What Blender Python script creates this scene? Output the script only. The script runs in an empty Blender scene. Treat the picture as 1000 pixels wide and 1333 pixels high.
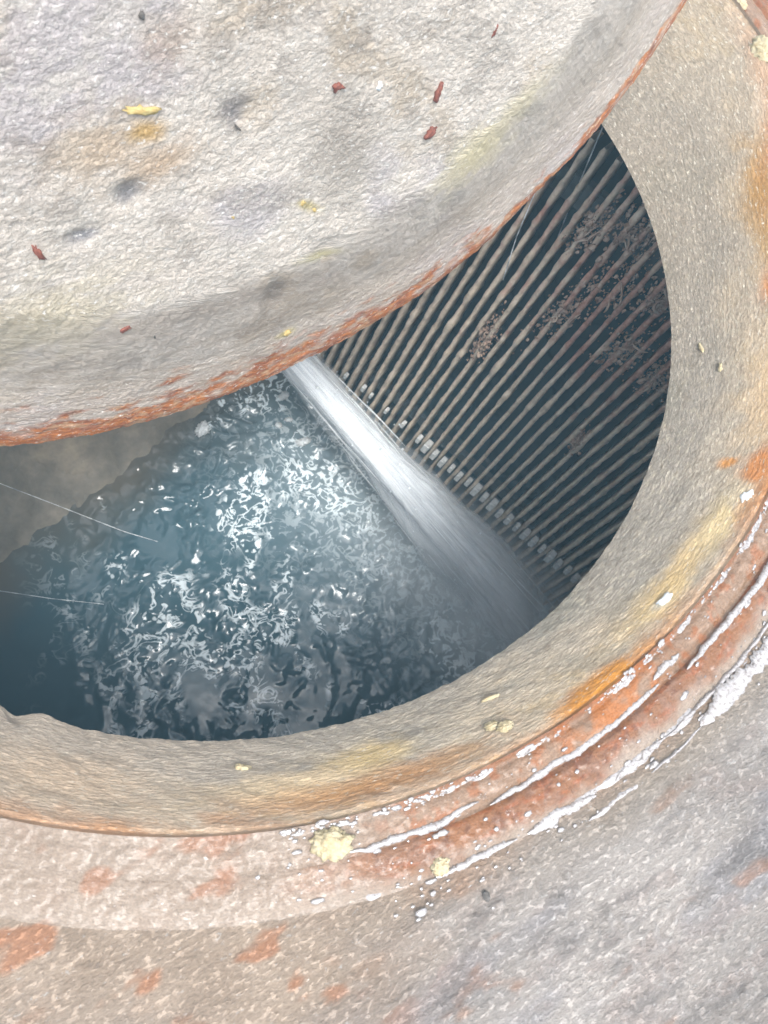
import bpy, bmesh, math, random
import numpy as np
from mathutils import Matrix, Vector

random.seed(7)
RNG = np.random.default_rng(11)
scene = bpy.context.scene
COL = scene.collection

# ------------------------------------------------------------------ camera
cam_data = bpy.data.cameras.new("camera")
cam = bpy.data.objects.new("camera", cam_data)
COL.objects.link(cam)
right = Vector((0.98058, -0.05754, 0.18748))
down = Vector((0.0, -0.95599, -0.29341))
fwd = Vector((0.19612, 0.28771, -0.93742))
M = Matrix((right, -down, -fwd)).transposed().to_4x4()
M.translation = Vector((-0.0033, -0.357, 0.4958))
cam.matrix_world = M
cam_data.sensor_fit = 'VERTICAL'
cam_data.sensor_height = 36.0
cam_data.sensor_width = 27.0
cam_data.lens = 36.0 * 1000 / 1333
cam_data.clip_start = 0.02
cam_data.clip_end = 2000
cam_data.dof.use_dof = True
cam_data.dof.focus_distance = 0.60
cam_data.dof.aperture_fstop = 16.0
scene.camera = cam

# ------------------------------------------------------------------ world, sun, exposure
SUN_EL, SUN_AZ = math.radians(73), math.radians(168)     # azimuth clockwise from +y
world = bpy.data.worlds.new("World")
scene.world = world
world.use_nodes = True
wn, wl = world.node_tree.nodes, world.node_tree.links
wn.clear()
sky = wn.new('ShaderNodeTexSky')
sky.sky_type = 'NISHITA'
sky.sun_disc = False
sky.sun_elevation = SUN_EL
sky.sun_rotation = SUN_AZ
sky.dust_density = 4.0
sky.air_density = 1.0
hs = wn.new('ShaderNodeHueSaturation')
hs.inputs['Saturation'].default_value = 0.30
bg = wn.new('ShaderNodeBackground')
bg.inputs['Strength'].default_value = 0.15
wo = wn.new('ShaderNodeOutputWorld')
wl.new(sky.outputs[0], hs.inputs['Color'])
wl.new(hs.outputs[0], bg.inputs['Color'])
wl.new(bg.outputs[0], wo.inputs['Surface'])

sun_data = bpy.data.lights.new("sun", 'SUN')
sun_data.energy = 1.05
sun_data.angle = math.radians(22)
sun_data.color = (1.0, 0.965, 0.92)
sun = bpy.data.objects.new("sun", sun_data)
COL.objects.link(sun)
sdir = Vector((math.sin(SUN_AZ) * math.cos(SUN_EL), math.cos(SUN_AZ) * math.cos(SUN_EL), math.sin(SUN_EL)))
sun.rotation_euler = sdir.to_track_quat('Z', 'Y').to_euler()
sun.location = sdir * 5

scene.view_settings.view_transform = 'Standard'
scene.view_settings.look = 'None'
scene.view_settings.gamma = 1.0
scene.view_settings.use_curve_mapping = False
scene.view_settings.exposure = 1.55
scene.render.engine = 'CYCLES'
scene.cycles.use_denoising = True
scene.cycles.max_bounces = 10
scene.cycles.diffuse_bounces = 6
scene.cycles.transparent_max_bounces = 24
scene.cycles.volume_bounces = 3
scene.cycles.sample_clamp_indirect = 8.0


# ------------------------------------------------------------------ noise in numpy
def _hash(ix, iy, seed):
    h = (ix.astype(np.int64) * 374761393 + iy.astype(np.int64) * 668265263 + seed * 144665) & 0x7fffffff
    h = ((h ^ (h >> 13)) * 1274126177) & 0x7fffffff
    h = h ^ (h >> 16)
    return (h & 0xffff) / 65535.0


def vnoise(x, y, seed=0):
    x = np.asarray(x, float); y = np.asarray(y, float)
    ix, iy = np.floor(x), np.floor(y)
    fx, fy = x - ix, y - iy
    fx = fx * fx * fx * (fx * (fx * 6 - 15) + 10)
    fy = fy * fy * fy * (fy * (fy * 6 - 15) + 10)
    a = _hash(ix, iy, seed); b = _hash(ix + 1, iy, seed)
    c = _hash(ix, iy + 1, seed); d = _hash(ix + 1, iy + 1, seed)
    return (a * (1 - fx) + b * fx) * (1 - fy) + (c * (1 - fx) + d * fx) * fy


def fbm(x, y, seed=0, octaves=4, gain=0.5):
    s = 0; amp = 1; tot = 0
    for o in range(octaves):
        # rotate each octave so that the lattice never lines up
        ca, sa = math.cos(o * 1.1 + .4), math.sin(o * 1.1 + .4)
        s = s + amp * vnoise((x * ca - y * sa) * 2 ** o + 17.3 * o, (x * sa + y * ca) * 2 ** o - 9.1 * o, seed + o * 31)
        tot += amp; amp *= gain
    return s / tot


def sstep(a, b, x):
    t = np.clip((np.asarray(x, float) - a) / (b - a), 0, 1)
    return t * t * (3 - 2 * t)


def mix(a, b, t):
    t = np.asarray(t)[..., None]
    return np.asarray(a) * (1 - t) + np.asarray(b) * t


def lin(*rgb):
    """sRGB bytes -> linear."""
    v = np.array(rgb, float) / 255
    return np.where(v <= 0.04045, v / 12.92, ((v + 0.055) / 1.055) ** 2.4)


GAIN = 0.50   # photo brightness -> surface albedo


def alb(*rgb):
    return lin(*rgb) * GAIN


# ------------------------------------------------------------------ object helpers
def tag(o, label=None, category=None, group=None, kind=None):
    if label: o["label"] = label
    if category: o["category"] = category
    if group: o["group"] = group
    if kind: o["kind"] = kind
    return o


def empty(name, loc=(0, 0, 0)):
    o = bpy.data.objects.new(name, None)
    o.empty_display_size = 0.02
    COL.objects.link(o)
    o.location = loc
    return o


def link_mesh(name, me, mat, parent=None, smooth=True):
    if smooth:
        me.polygons.foreach_set("use_smooth", np.ones(len(me.polygons), dtype=bool))
    if mat is not None:
        me.materials.append(mat)
    o = bpy.data.objects.new(name, me)
    COL.objects.link(o)
    if parent is not None:
        o.parent = parent
        o.matrix_parent_inverse = Matrix.Translation(-Vector(parent.location))
    return o


def set_colors(me, cols):
    ca = me.color_attributes.new("Col", 'FLOAT_COLOR', 'POINT')
    c4 = np.ones((len(me.vertices), 4), dtype=np.float32)
    c4[:, :3] = np.asarray(cols, dtype=np.float32).reshape(-1, 3)
    ca.data.foreach_set("color", c4.ravel())


def set_scalar(me, name, vals):
    at = me.attributes.new(name, 'FLOAT', 'POINT')
    at.data.foreach_set("value", np.asarray(vals, dtype=np.float32).ravel())


def grid_mesh(name, P, cols=None, closed_u=False, keep=None, flip=False):
    """P: (nu, nv, 3) grid of points -> quad mesh."""
    nu, nv = P.shape[:2]
    idx = np.arange(nu * nv).reshape(nu, nv)
    if closed_u:
        idx = np.vstack([idx, idx[:1]])
    q = np.stack([idx[:-1, :-1], idx[1:, :-1], idx[1:, 1:], idx[:-1, 1:]], -1)
    if flip:
        q = q[..., ::-1]
    if keep is not None:
        q = q[keep]
    q = q.reshape(-1, 4)
    me = bpy.data.meshes.new(name)
    V = P.reshape(-1, 3).astype(np.float32)
    me.vertices.add(len(V))
    me.vertices.foreach_set("co", V.ravel())
    me.loops.add(q.size)
    me.loops.foreach_set("vertex_index", q.astype(np.int32).ravel())
    me.polygons.add(len(q))
    me.polygons.foreach_set("loop_start", np.arange(0, q.size, 4, dtype=np.int32))
    me.polygons.foreach_set("loop_total", np.full(len(q), 4, dtype=np.int32))
    me.update(calc_edges=True)
    me.validate()
    if cols is not None:
        set_colors(me, cols)
    return me


def pydata(name, V, F):
    me = bpy.data.meshes.new(name)
    me.from_pydata([tuple(v) for v in V], [], [tuple(f) for f in F])
    me.update()
    return me


# ------------------------------------------------------------------ materials
def new_mat(name):
    m = bpy.data.materials.new(name)
    m.use_nodes = True
    nt = m.node_tree
    b = nt.nodes["Principled BSDF"]
    return m, nt, b


def ramp(nt, fac, stops):
    r = nt.nodes.new('ShaderNodeValToRGB')
    e = r.color_ramp.elements
    e[0].position, e[0].color = stops[0][0], (*stops[0][1], 1)
    e[1].position, e[1].color = stops[-1][0], (*stops[-1][1], 1)
    for p, c in stops[1:-1]:
        n = e.new(p); n.color = (*c, 1)
    nt.links.new(fac, r.inputs[0])
    return r.outputs[0]


def tex_noise(nt, scale, detail=4, rough=0.6, coord='Object', vec=None):
    n = nt.nodes.new('ShaderNodeTexNoise')
    n.inputs['Scale'].default_value = scale
    n.inputs['Detail'].default_value = detail
    n.inputs['Roughness'].default_value = rough
    if vec is None:
        tc = nt.nodes.new('ShaderNodeTexCoord')
        vec = tc.outputs[coord]
    nt.links.new(vec, n.inputs['Vector'])
    return n.outputs[0]


def set_vec(me, name, vals):
    at = me.attributes.new(name, 'FLOAT_VECTOR', 'POINT')
    v = np.zeros((len(me.vertices), 3), dtype=np.float32)
    v[:, :2] = np.asarray(vals, dtype=np.float32).reshape(-1, 2)
    at.data.foreach_set("vector", v.ravel())


def mat_painted(name, roughness=0.75, stretch=(1, 1), grain=420, fine_amt=0.2, fleck=((0.8, 0.75, 0.65), 0.7), fleck_scale=190,
                fleck_thr=0.60, dark=0.5, bump=0.5, bump_dist=0.001, plateau=True, rough_attr=None, coat=0.0, spec=0.5):
    """Base colour from the Col attribute, broken up by crisp procedural grain and flecks laid in surface coordinates (pc)."""
    m, nt, b = new_mat(name)
    L = nt.links.new
    at = nt.nodes.new('ShaderNodeAttribute'); at.attribute_name = "Col"
    pc = nt.nodes.new('ShaderNodeAttribute'); pc.attribute_name = "pc"
    mp = nt.nodes.new('ShaderNodeMapping'); mp.inputs['Scale'].default_value = (stretch[0], stretch[1], 1)
    L(pc.outputs['Vector'], mp.inputs[0]); vec = mp.outputs[0]

    def mixc(fac, a_, b_, mode='MIX'):
        mx = nt.nodes.new('ShaderNodeMix'); mx.data_type = 'RGBA'; mx.blend_type = mode
        if isinstance(fac, float): mx.inputs[0].default_value = fac
        else: L(fac, mx.inputs[0])
        L(a_, mx.inputs[6])
        if isinstance(b_, tuple): mx.inputs[7].default_value = (*b_, 1)
        else: L(b_, mx.inputs[7])
        return mx.outputs[2]
    n1 = tex_noise(nt, grain * 2.2, 4, 0.75, vec=vec)
    g = ramp(nt, n1, [(0.28, (1 - fine_amt * 1.6,) * 3), (0.5, (1, 1, 1)), (0.74, (1 + fine_amt * 1.3,) * 3)])
    col = mixc(1.0, at.outputs['Color'], g, 'MULTIPLY')
    nd = tex_noise(nt, fleck_scale * 1.7, 5, 0.7, vec=vec)
    fd = ramp(nt, nd, [(0.30, (dark,) * 3), (0.40, (0, 0, 0))])
    col = mixc(fd, col, (0.10, 0.085, 0.07))
    nf = tex_noise(nt, fleck_scale, 5, 0.72, vec=vec)
    ff = ramp(nt, nf, [(fleck_thr, (0, 0, 0)), (fleck_thr + .05, (fleck[1],) * 3)])
    col = mixc(ff, col, fleck[0])
    L(col, b.inputs['Base Color'])
    b.inputs['Roughness'].default_value = roughness
    b.inputs['Specular IOR Level'].default_value = spec
    if rough_attr:
        ra = nt.nodes.new('ShaderNodeAttribute'); ra.attribute_name = rough_attr
        L(ra.outputs['Fac'], b.inputs['Roughness'])
    b.inputs['Coat Weight'].default_value = coat
    b.inputs['Coat Roughness'].default_value = 0.12
    hn = tex_noise(nt, grain, 6, 0.68, vec=vec)
    if plateau:
        hn = ramp(nt, hn, [(0.34, (0, 0, 0)), (0.56, (0.8,) * 3), (0.75, (1, 1, 1))])
    bp = nt.nodes.new('ShaderNodeBump')
    bp.inputs['Strength'].default_value = bump
    bp.inputs['Distance'].default_value = bump_dist
    L(hn, bp.inputs['Height'])
    bp2 = nt.nodes.new('ShaderNodeBump')
    bp2.inputs['Strength'].default_value = .6
    bp2.inputs['Distance'].default_value = bump_dist * .6
    L(ff, bp2.inputs['Height']); L(bp.outputs[0], bp2.inputs['Normal'])
    L(bp2.outputs[0], b.inputs['Normal'])
    return m


def mat_plain(name, c1, c2, scale=60, roughness=0.7, bump=0.4, bump_dist=0.001, metallic=0.0, c3=None):
    m, nt, b = new_mat(name)
    n1 = tex_noise(nt, scale, 5, 0.65)
    st = [(0.32, tuple(c1)), (0.68, tuple(c2))]
    if c3 is not None:
        st = [(0.3, tuple(c1)), (0.5, tuple(c2)), (0.72, tuple(c3))]
    nt.links.new(ramp(nt, n1, st), b.inputs['Base Color'])
    b.inputs['Roughness'].default_value = roughness
    b.inputs['Metallic'].default_value = metallic
    bp = nt.nodes.new('ShaderNodeBump')
    bp.inputs['Strength'].default_value = bump
    bp.inputs['Distance'].default_value = bump_dist
    nt.links.new(tex_noise(nt, scale * 4, 4, 0.6), bp.inputs['Height'])
    nt.links.new(bp.outputs[0], b.inputs['Normal'])
    return m


M_COVER = mat_painted("cover_concrete", 0.6, (1, 1.35), 250, 0.17, ((0.78, 0.75, 0.71), 0.7), 210, .575, .45, 0.85, 0.0014)
M_COLLAR = mat_painted("collar_concrete", 0.55, (.7, 2.9), 240, 0.26, ((0.62, 0.56, 0.46), 0.75), 235, .575, .75, 1.0, 0.0013)
M_BAND = mat_painted("rusty_wet_seat", 0.4, (1, 1.5), 300, 0.22, ((0.52, 0.46, 0.43), 0.7), 150, .635, .5, 0.6, 0.0008, rough_attr="rough", coat=0.15)
M_GROUND = mat_painted("wet_cement_ground", 0.5, (1, 1.9), 190, 0.20, ((0.54, 0.52, 0.50), 0.55), 150, .61, .35, 0.9, 0.0018, rough_attr="rough")
M_WATER_FILM, _nt, _b = new_mat("sky_glare_film")  # sky glare is painted into the pale base colour of this water
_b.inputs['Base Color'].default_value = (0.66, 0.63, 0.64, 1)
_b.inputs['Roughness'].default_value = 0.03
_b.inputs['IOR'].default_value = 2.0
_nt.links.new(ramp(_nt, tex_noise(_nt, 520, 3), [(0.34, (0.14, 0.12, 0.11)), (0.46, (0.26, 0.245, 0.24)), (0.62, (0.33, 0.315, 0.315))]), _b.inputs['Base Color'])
def mat_bar(name):
    m, nt, b = new_mat(name)
    ge = nt.nodes.new('ShaderNodeNewGeometry')
    pos = ge.outputs['Position']
    n1 = tex_noise(nt, 75, 5, 0.7, vec=pos)
    tan = ramp(nt, n1, [(0.3, (0.30, 0.25, 0.19)), (0.5, (0.54, 0.45, 0.345)), (0.72, (0.70, 0.61, 0.50))])
    rst = ramp(nt, tex_noise(nt, 130, 4, 0.7, vec=pos), [(0.3, (0.26, 0.12, 0.08)), (0.7, (0.55, 0.34, 0.26))])
    # rust and grease grow in one patch high up by the collar
    vm = nt.nodes.new('ShaderNodeVectorMath'); vm.operation = 'DISTANCE'; vm.inputs[1].default_value = (0.45, 0.07, -0.17)
    nt.links.new(pos, vm.inputs[0])
    mr = nt.nodes.new('ShaderNodeMapRange'); mr.inputs[1].default_value = .20; mr.inputs[2].default_value = .04; mr.inputs[3].default_value = -.10; mr.inputs[4].default_value = .22
    nt.links.new(vm.outputs['Value'], mr.inputs[0])
    ad = nt.nodes.new('ShaderNodeMath'); ad.operation = 'ADD'
    nt.links.new(tex_noise(nt, 26, 4, 0.6, vec=pos), ad.inputs[0]); nt.links.new(mr.outputs[0], ad.inputs[1])
    fac = ramp(nt, ad.outputs[0], [(0.48, (0, 0, 0)), (0.66, (1, 1, 1))])
    mx = nt.nodes.new('ShaderNodeMix'); mx.data_type = 'RGBA'
    nt.links.new(fac, mx.inputs[0]); nt.links.new(tan, mx.inputs[6]); nt.links.new(rst, mx.inputs[7])
    nt.links.new(mx.outputs[2], b.inputs['Base Color'])
    b.inputs['Roughness'].default_value = .55
    bp = nt.nodes.new('ShaderNodeBump'); bp.inputs['Strength'].default_value = .7; bp.inputs['Distance'].default_value = .0015
    nt.links.new(tex_noise(nt, 420, 4, .65, vec=pos), bp.inputs['Height']); nt.links.new(bp.outputs[0], b.inputs['Normal'])
    return m


M_BAR = M_BAR2 = M_BAR3 = mat_bar("slimy_rusty_bar")
M_RAIL = mat_plain("dark_wet_rail", (0.05, 0.07, 0.08), (0.10, 0.12, 0.125), 60, 0.5, 0.5, 0.002)
M_TOOTH = mat_plain("worn_tooth_metal", (0.40, 0.41, 0.40), (0.70, 0.70, 0.68), 140, 0.4, 0.3, 0.001)
M_CHAMBER = mat_plain("damp_chamber_concrete", (0.13, 0.22, 0.28), (0.20, 0.30, 0.36), 7, 0.8, 0.6, 0.006)
M_BENCH = mat_plain("silty_bench_concrete", (0.12, 0.11, 0.09), (0.22, 0.195, 0.155), 12, 0.7, 0.6, 0.006, c3=(0.42, 0.35, 0.26))
M_RAG = mat_plain("matted_rag_fibre", (0.20, 0.12, 0.09), (0.40, 0.28, 0.21), 60, 0.85, 0.9, 0.003, c3=(0.55, 0.45, 0.36))
M_THREAD, _nt, _b = new_mat("pale_thread")
_b.inputs['Base Color'].default_value = (0.62, 0.66, 0.68, 1); _b.inputs['Roughness'].default_value = 0.5
_nt.links.new(ramp(_nt, tex_noise(_nt, 90, 2), [(0.35, (0.25, 0.28, 0.30)), (0.6, (0.75, 0.78, 0.80))]), _b.inputs['Base Color'])
M_FOAM = mat_plain("white_foam", (0.55, 0.60, 0.62), (0.80, 0.82, 0.82), 300, 0.45, 0.5, 0.001)
M_CLUMP = mat_plain("cream_crumb", alb(212, 186, 140), alb(246, 230, 186), 260, 0.8, 0.8, 0.0015, c3=alb(255, 240, 205))
M_RED = mat_plain("rust_red_flake", (0.10, 0.030, 0.022), (0.24, 0.075, 0.048), 500, 0.7, 0.6, 0.0008)
M_YEL = mat_plain("yellow_flake", alb(222, 186, 110), alb(244, 226, 160), 400, 0.7, 0.6, 0.0008)
M_DARKCHIP = mat_plain("dark_grit", (0.05, 0.045, 0.04), (0.13, 0.12, 0.11), 300, 0.7, 0.5, 0.001)

# ------------------------------------------------------------------ ground and manhole frame: one polar surface, cut into pieces
R0, R1, R2, R3 = 0.350, 0.389, 0.4095, 0.432
ZT = 0.060
SH_T = [-180, -110, -66, -53, -41, -33, -15, 5, 25, 45, 120, 180]
SH_R = [.008, .008, .007, .009, .015, .021, .032, .050, .098, .105, .015, .008]
DT_T = [-180, -110, -68, -56, -44, -37, -14, 20, 45, 90, 180]
DT_D = [0, .8, 2.0, 2.9, 3.7, 4.0, 5.0, 4.2, 3.5, 0, 0]


def shift(td):
    """the ring is not quite concentric with the opening: extra radius by angle."""
    return np.interp(td, SH_T, SH_R)


def dtheta(td):
    return np.interp(td, DT_T, DT_D)


# angles: dense where the photograph looks, coarser behind
th_dense = np.radians(np.arange(-128, 48, 0.16))
th_rest = np.radians(np.arange(48, 232, 1.0))
TH = np.concatenate([th_dense, th_rest])
rad = np.concatenate([
    np.linspace(0.0, 1.0, 96),                 # collar (parametric)
])
prof_rz = [(0.352, -0.012), (0.3502, -0.006), (0.350, 0.0)]


def ring_height(r, th):
    """height of the flat part beyond the collar."""
    wob = 0.0012 * (vnoise(np.cos(th) * 6 + 9, np.sin(th) * 6 + 4, 3) - .5)
    rr = r + wob
    z = np.full_like(r, ZT)
    z = z - 0.0030 * np.exp(-((rr - 0.3935) / 0.0030) ** 2)                  # groove at the foot of the collar
    z = z - 0.0022 * sstep(0.391, 0.396, rr) * (1 - sstep(0.408, 0.413, rr))  # seat
    z = z - 0.0022 * np.exp(-((rr - R2) / 0.0028) ** 2)
    z = z + 0.0004 * sstep(0.413, 0.420, rr) * (1 - sstep(0.424, 0.431, rr))
    z = z - 0.0022 * np.exp(-((rr - R3) / 0.0045) ** 2)
    z = z + 0.0015 * sstep(0.436, 0.45, rr)
    tdn = (np.degrees(th) + 180) % 360 - 180
    worn = sstep(-72, -92, tdn + 24 * (vnoise(np.cos(th) * 9, np.sin(th) * 9 + r * 60, 5) - .5)) * (tdn > -179)
    z = z * (1 - .85 * worn) + (ZT - .0005) * .85 * worn
    return z


def build_ring():
    frame = empty("manhole_surround", (0, 0, ZT))
    tag(frame, "round concrete manhole surround with rusty wet seat ring around the open pit", "manhole surround")
    nth = len(TH)
    # radial stations
    under = np.array([[0.95, -0.075], [0.62, -0.072], [0.44, -0.055], [0.385, -0.024], [0.364, -0.009], [0.3535, -0.0022]])
    ncol = 104
    s = np.linspace(0, 1, ncol)
    cr = R0 + (R1 + 0.0005 - R0) * s ** 1.06
    cz = ZT * s ** 0.97
    cz = cz - 0.003 * np.exp(-((1 - s) / 0.03) ** 2)
    rb1 = np.linspace(R1 + 0.0014, R2, 22)
    rb2 = np.linspace(R2 + 0.001, R3, 24)
    rg = np.concatenate([np.linspace(R3 + 0.001, 0.66, 190), np.linspace(0.664, 1.66, 120), np.geomspace(1.8, 40, 14)])
    rs = np.concatenate([under[:, 0], cr, rb1, rb2, rg])
    zs = np.concatenate([under[:, 1], cz, np.zeros(len(rb1) + len(rb2) + len(rg))])
    nu_, nc_, n1_, n2_, ng_ = len(under), ncol, len(rb1), len(rb2), len(rg)
    T, RR = np.meshgrid(TH, rs, indexing='ij')
    Z = np.broadcast_to(zs, T.shape).copy()
    flat = np.zeros(len(rs), bool); flat[nu_ + nc_:] = True
    Z[:, flat] = ring_height(RR[:, flat], T[:, flat])
    # --- relief
    TDn = (np.degrees(T) + 180) % 360 - 180
    fcol = np.zeros(len(rs)); fcol[nu_:nu_ + nc_] = np.linspace(0, 1, nc_); fcol[nu_ + nc_:] = 1
    SHIFT = shift(TDn) * fcol * np.exp(-np.maximum(RR - .6, 0) / 2.0)
    TD0 = TDn - dtheta(TDn) * fcol              # nominal angle of the stains
    arc = T * RR
    X, Y = (RR + SHIFT) * np.cos(T), (RR + SHIFT) * np.sin(T)
    S = np.zeros_like(RR)                       # slope length coordinate
    dl = np.hypot(np.diff(rs), np.diff(zs)); S[:] = np.concatenate([[0], np.cumsum(dl)])
    colm = np.zeros(len(rs)); colm[nu_:nu_ + nc_] = 1
    # collar: trowel strokes running round the ring
    strokes = fbm(arc * 200, S * 760, 5, 4, .6) - .5
    grain = fbm(arc * 480, S * 700, 8, 3, .6) - .5
    lump = fbm(arc * 38, S * 60, 9, 3) - .5
    dcol = 0.0007 * strokes + 0.0006 * grain + 0.0034 * lump
    wave = 0.004 * (fbm(T * 5 + 3, T * 0 + 1.5, 21, 3) - .5)
    # a chipped hump in the lip at the lower left and a few nicks along the lip
    lipchip = 0.0026 * np.exp(-((np.degrees(T) + 108.5) / 1.6) ** 2) - 0.0025 * np.exp(-((np.degrees(T) + 111) / 1.0) ** 2)
    edge = np.exp(-((S - S[0, nu_]) / 0.012) ** 2)
    nick = (fbm(arc * 130, S * 60, 31, 4, .6) - .5) * 0.0026
    # normal of collar cone points inwards and up
    nr, nz = -0.75, 0.66
    D = (dcol + wave * 0.5) * colm
    D = D * (1 - 0.55 * edge) + (nick * 1.0) * edge * colm
    RR2 = RR + SHIFT + nr * D - (lipchip * edge * colm)
    Z2 = Z + nz * D
    # band relief
    band = np.zeros(len(rs)); band[nu_ + nc_:nu_ + nc_ + n1_ + n2_] = 1
    pit = fbm(X * 330, Y * 330, 41, 4) - .5
    scale_ = fbm(X * 95, Y * 95, 43, 3) - .5
    Z2 = Z2 + band * (0.0016 * pit + 0.0014 * scale_)
    # ground relief
    gm = np.zeros(len(rs)); gm[nu_ + nc_ + n1_ + n2_:] = 1
    near = 1 - sstep(0.9, 2.0, RR)
    # streaks raked up and to the right, with crumbs
    ca, sa = math.cos(0.42), math.sin(0.42)
    U, V = X * ca + Y * sa, -X * sa + Y * ca
    g1 = fbm(U * 36, V * 95, 51, 4) - .5
    g2 = fbm(X * 190, Y * 190, 53, 4) - .5
    g3 = fbm(X * 9, Y * 9, 55, 3) - .5
    crumbs = sstep(0.70, 0.84, vnoise(X * 230, Y * 230, 57)) * sstep(.4, .62, fbm(X * 20, Y * 20, 58, 2))
    start = sstep(R3, R3 + 0.012, RR)
    Z2 = Z2 + gm * near * start * (0.0042 * g1 + 0.0014 * g2 + 0.007 * g3 + 0.0016 * crumbs)
    P = np.stack([RR2 * np.cos(T), RR2 * np.sin(T), Z2], -1)

    # --- colours
    td = TD0
    f = np.clip((S - S[0, nu_]) / (S[0, nu_ + nc_ - 1] - S[0, nu_]), 0, 1)     # 0 lip .. 1 top of collar
    n_lo = fbm(arc * 14, S * 22, 61, 4)
    n_mid = fbm(arc * 60, S * 150, 63, 4)
    n_fine = fbm(arc * 210, S * 600, 65, 3)
    c = mix(alb(186, 179, 168), alb(214, 200, 180), sstep(0.25, 0.75, f + (n_lo - .5) * 1.1))
    c = mix(c, alb(228, 210, 184), sstep(0.52, 0.72, n_lo) * sstep(.2, .8, f) * .7)
    c = mix(c, alb(164, 162, 150), sstep(0.55, 0.8, fbm(arc * 20, S * 30, 71, 3)) * (1 - f) * .8)
    c = mix(c, alb(226, 204, 168), sstep(0.56, 0.72, n_mid) * sstep(.35, .95, f + (n_lo - .5)) * .75)
    c = mix(c, alb(232, 222, 202), sstep(0.63, 0.76, n_fine) * .55)
    c = mix(c, alb(140, 128, 112), sstep(0.62, 0.78, fbm(arc * 190, S * 520, 67, 3)) * .45)
    # greyer towards the bottom left, browner on the right
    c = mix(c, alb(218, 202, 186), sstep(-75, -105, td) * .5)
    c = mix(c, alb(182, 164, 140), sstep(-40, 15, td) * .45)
    # pale mortar smears
    def spot(col, t0, f0, dt, df, amt, seed, thr=.42):
        nonlocal c
        w = np.exp(-((td - t0) / dt) ** 2 - ((f - f0) / df) ** 2)
        w = w * sstep(thr - .12, thr + .16, fbm(arc * 75, S * 110, seed, 3) * .6 + w * .45)
        c = mix(c, col, np.clip(w * amt * 1.5, 0, 1))
    spot(alb(250, 226, 178), -48, .78, 3.5, .10, .95, 101)
    spot(alb(255, 246, 226), -48.4, .77, 1.8, .05, 1.0, 102)
    spot(alb(236, 206, 150), -45, .72, 9, .14, .6, 103)
    spot(alb(246, 224, 176), -38, .80, 4, .14, .8, 104)
    spot(alb(248, 234, 204), -35, .86, 2.0, .08, .9, 105)
    spot(alb(238, 208, 168), -22, .85, 9, .25, .7, 106)
    spot(alb(236, 212, 186), 6, .97, 14, .16, .85, 107)
    spot(alb(206, 160, 92), 4, .78, 7, .16, .7, 108)
    spot(alb(214, 168, 96), -3, .82, 4, .12, .6, 109)
    spot(alb(232, 206, 150), -79, .5, 5, .18, .65, 110)
    spot(alb(238, 214, 176), -86, .62, 8, .2, .6, 111)
    spot(alb(214, 148, 70), -80, .8, 12, .15, .5, 112)
    spot(alb(222, 200, 176), -104, .6, 8, .3, .7, 113)
    # rust bleeding into the top of the collar
    rustn = fbm(arc * 26, S * 40, 73, 4)
    rust = sstep(0.80, 1.0, f + (rustn - .5) * .42)
    rustzone = 0.30 + 0.70 * np.exp(-((td + 60) / 9) ** 2) + 0.6 * np.exp(-((td + 33) / 6) ** 2) + .5 * np.exp(-((td - 10) / 5) ** 2) + .35 * np.exp(-((td + 100) / 10) ** 2)
    c = mix(c, alb(206, 140, 80), np.clip(rust * rustzone, 0, .9))
    spot(alb(226, 156, 62), -59.5, .95, 4.6, .10, 1.0, 114, .4)
    spot(alb(236, 168, 90), -30.2, .64, .8, .07, .9, 115, .4)
    spot(alb(226, 152, 86), -31.5, .88, 2.4, .11, .95, 116, .4)
    spot(alb(226, 120, 62), 7.7, .96, 1.0, .08, 1.0, 117, .3)
    spot(alb(226, 150, 80), -8.5, .80, 2.2, .10, .9, 118, .3)
    lit = (1.32 - .30 * sstep(-60, 0, td))[..., None]  # bottom collar brightened in colour to offset its shade
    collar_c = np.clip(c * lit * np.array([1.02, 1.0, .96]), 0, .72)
    # seat band (wet, mauve-brown, orange scale)
    b_lo = fbm(X * 34, Y * 34, 81, 4); b_mid = fbm(X * 130, Y * 130, 83, 4); b_f = fbm(arc * 110, RR * 420, 85, 4)
    c = mix(alb(178, 150, 128), alb(200, 176, 158), b_lo)
    c = mix(c, alb(208, 134, 76), sstep(.54, .70, b_mid) * .7)
    c = mix(c, alb(224, 146, 66), np.exp(-((td + 60) / 5) ** 2) * sstep(.3, .6, b_mid) * .95)
    c = mix(c, alb(230, 206, 190), sstep(.63, .76, b_f) * .6)
    c = mix(c, alb(200, 126, 74), sstep(R1 + .007, R1 + .001, RR) * .6)
    band1 = c
    c = mix(alb(172, 128, 92), alb(204, 154, 108), b_lo)
    c = mix(c, alb(184, 152, 138), sstep(.48, .66, b_mid) * .8)
    c = mix(c, alb(204, 126, 64), sstep(.55, .7, b_f) * .7)
    c = mix(c, alb(140, 94, 62), sstep(.6, .75, fbm(X * 210, Y * 210, 87, 3)) * .7)
    c = mix(c, alb(186, 164, 148), sstep(.421, R3, RR + (b_lo - .5) * .014) * .75)
    band2 = c
    band1 = band1 * np.array([.74, .64, .53]); band2 = band2 * np.array([.70, .535, .38])
    # paler, less rusty towards the lower left
    lft = sstep(-78, -100, td)
    band1 = mix(band1, alb(222, 200, 182), lft * .85 * sstep(.3, .5, fbm(X * 50, Y * 50, 89, 3)))
    band2 = mix(band2, alb(222, 198, 176), lft * .9 * sstep(.25, .5, fbm(X * 50, Y * 50, 90, 3)))
    # ground: grey-lavender wet cement
    h_lo = fbm(U * 8, V * 20, 91, 4); h_mid = fbm(U * 30, V * 75, 93, 4); h_f = fbm(X * 170, Y * 170, 95, 4)
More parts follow.
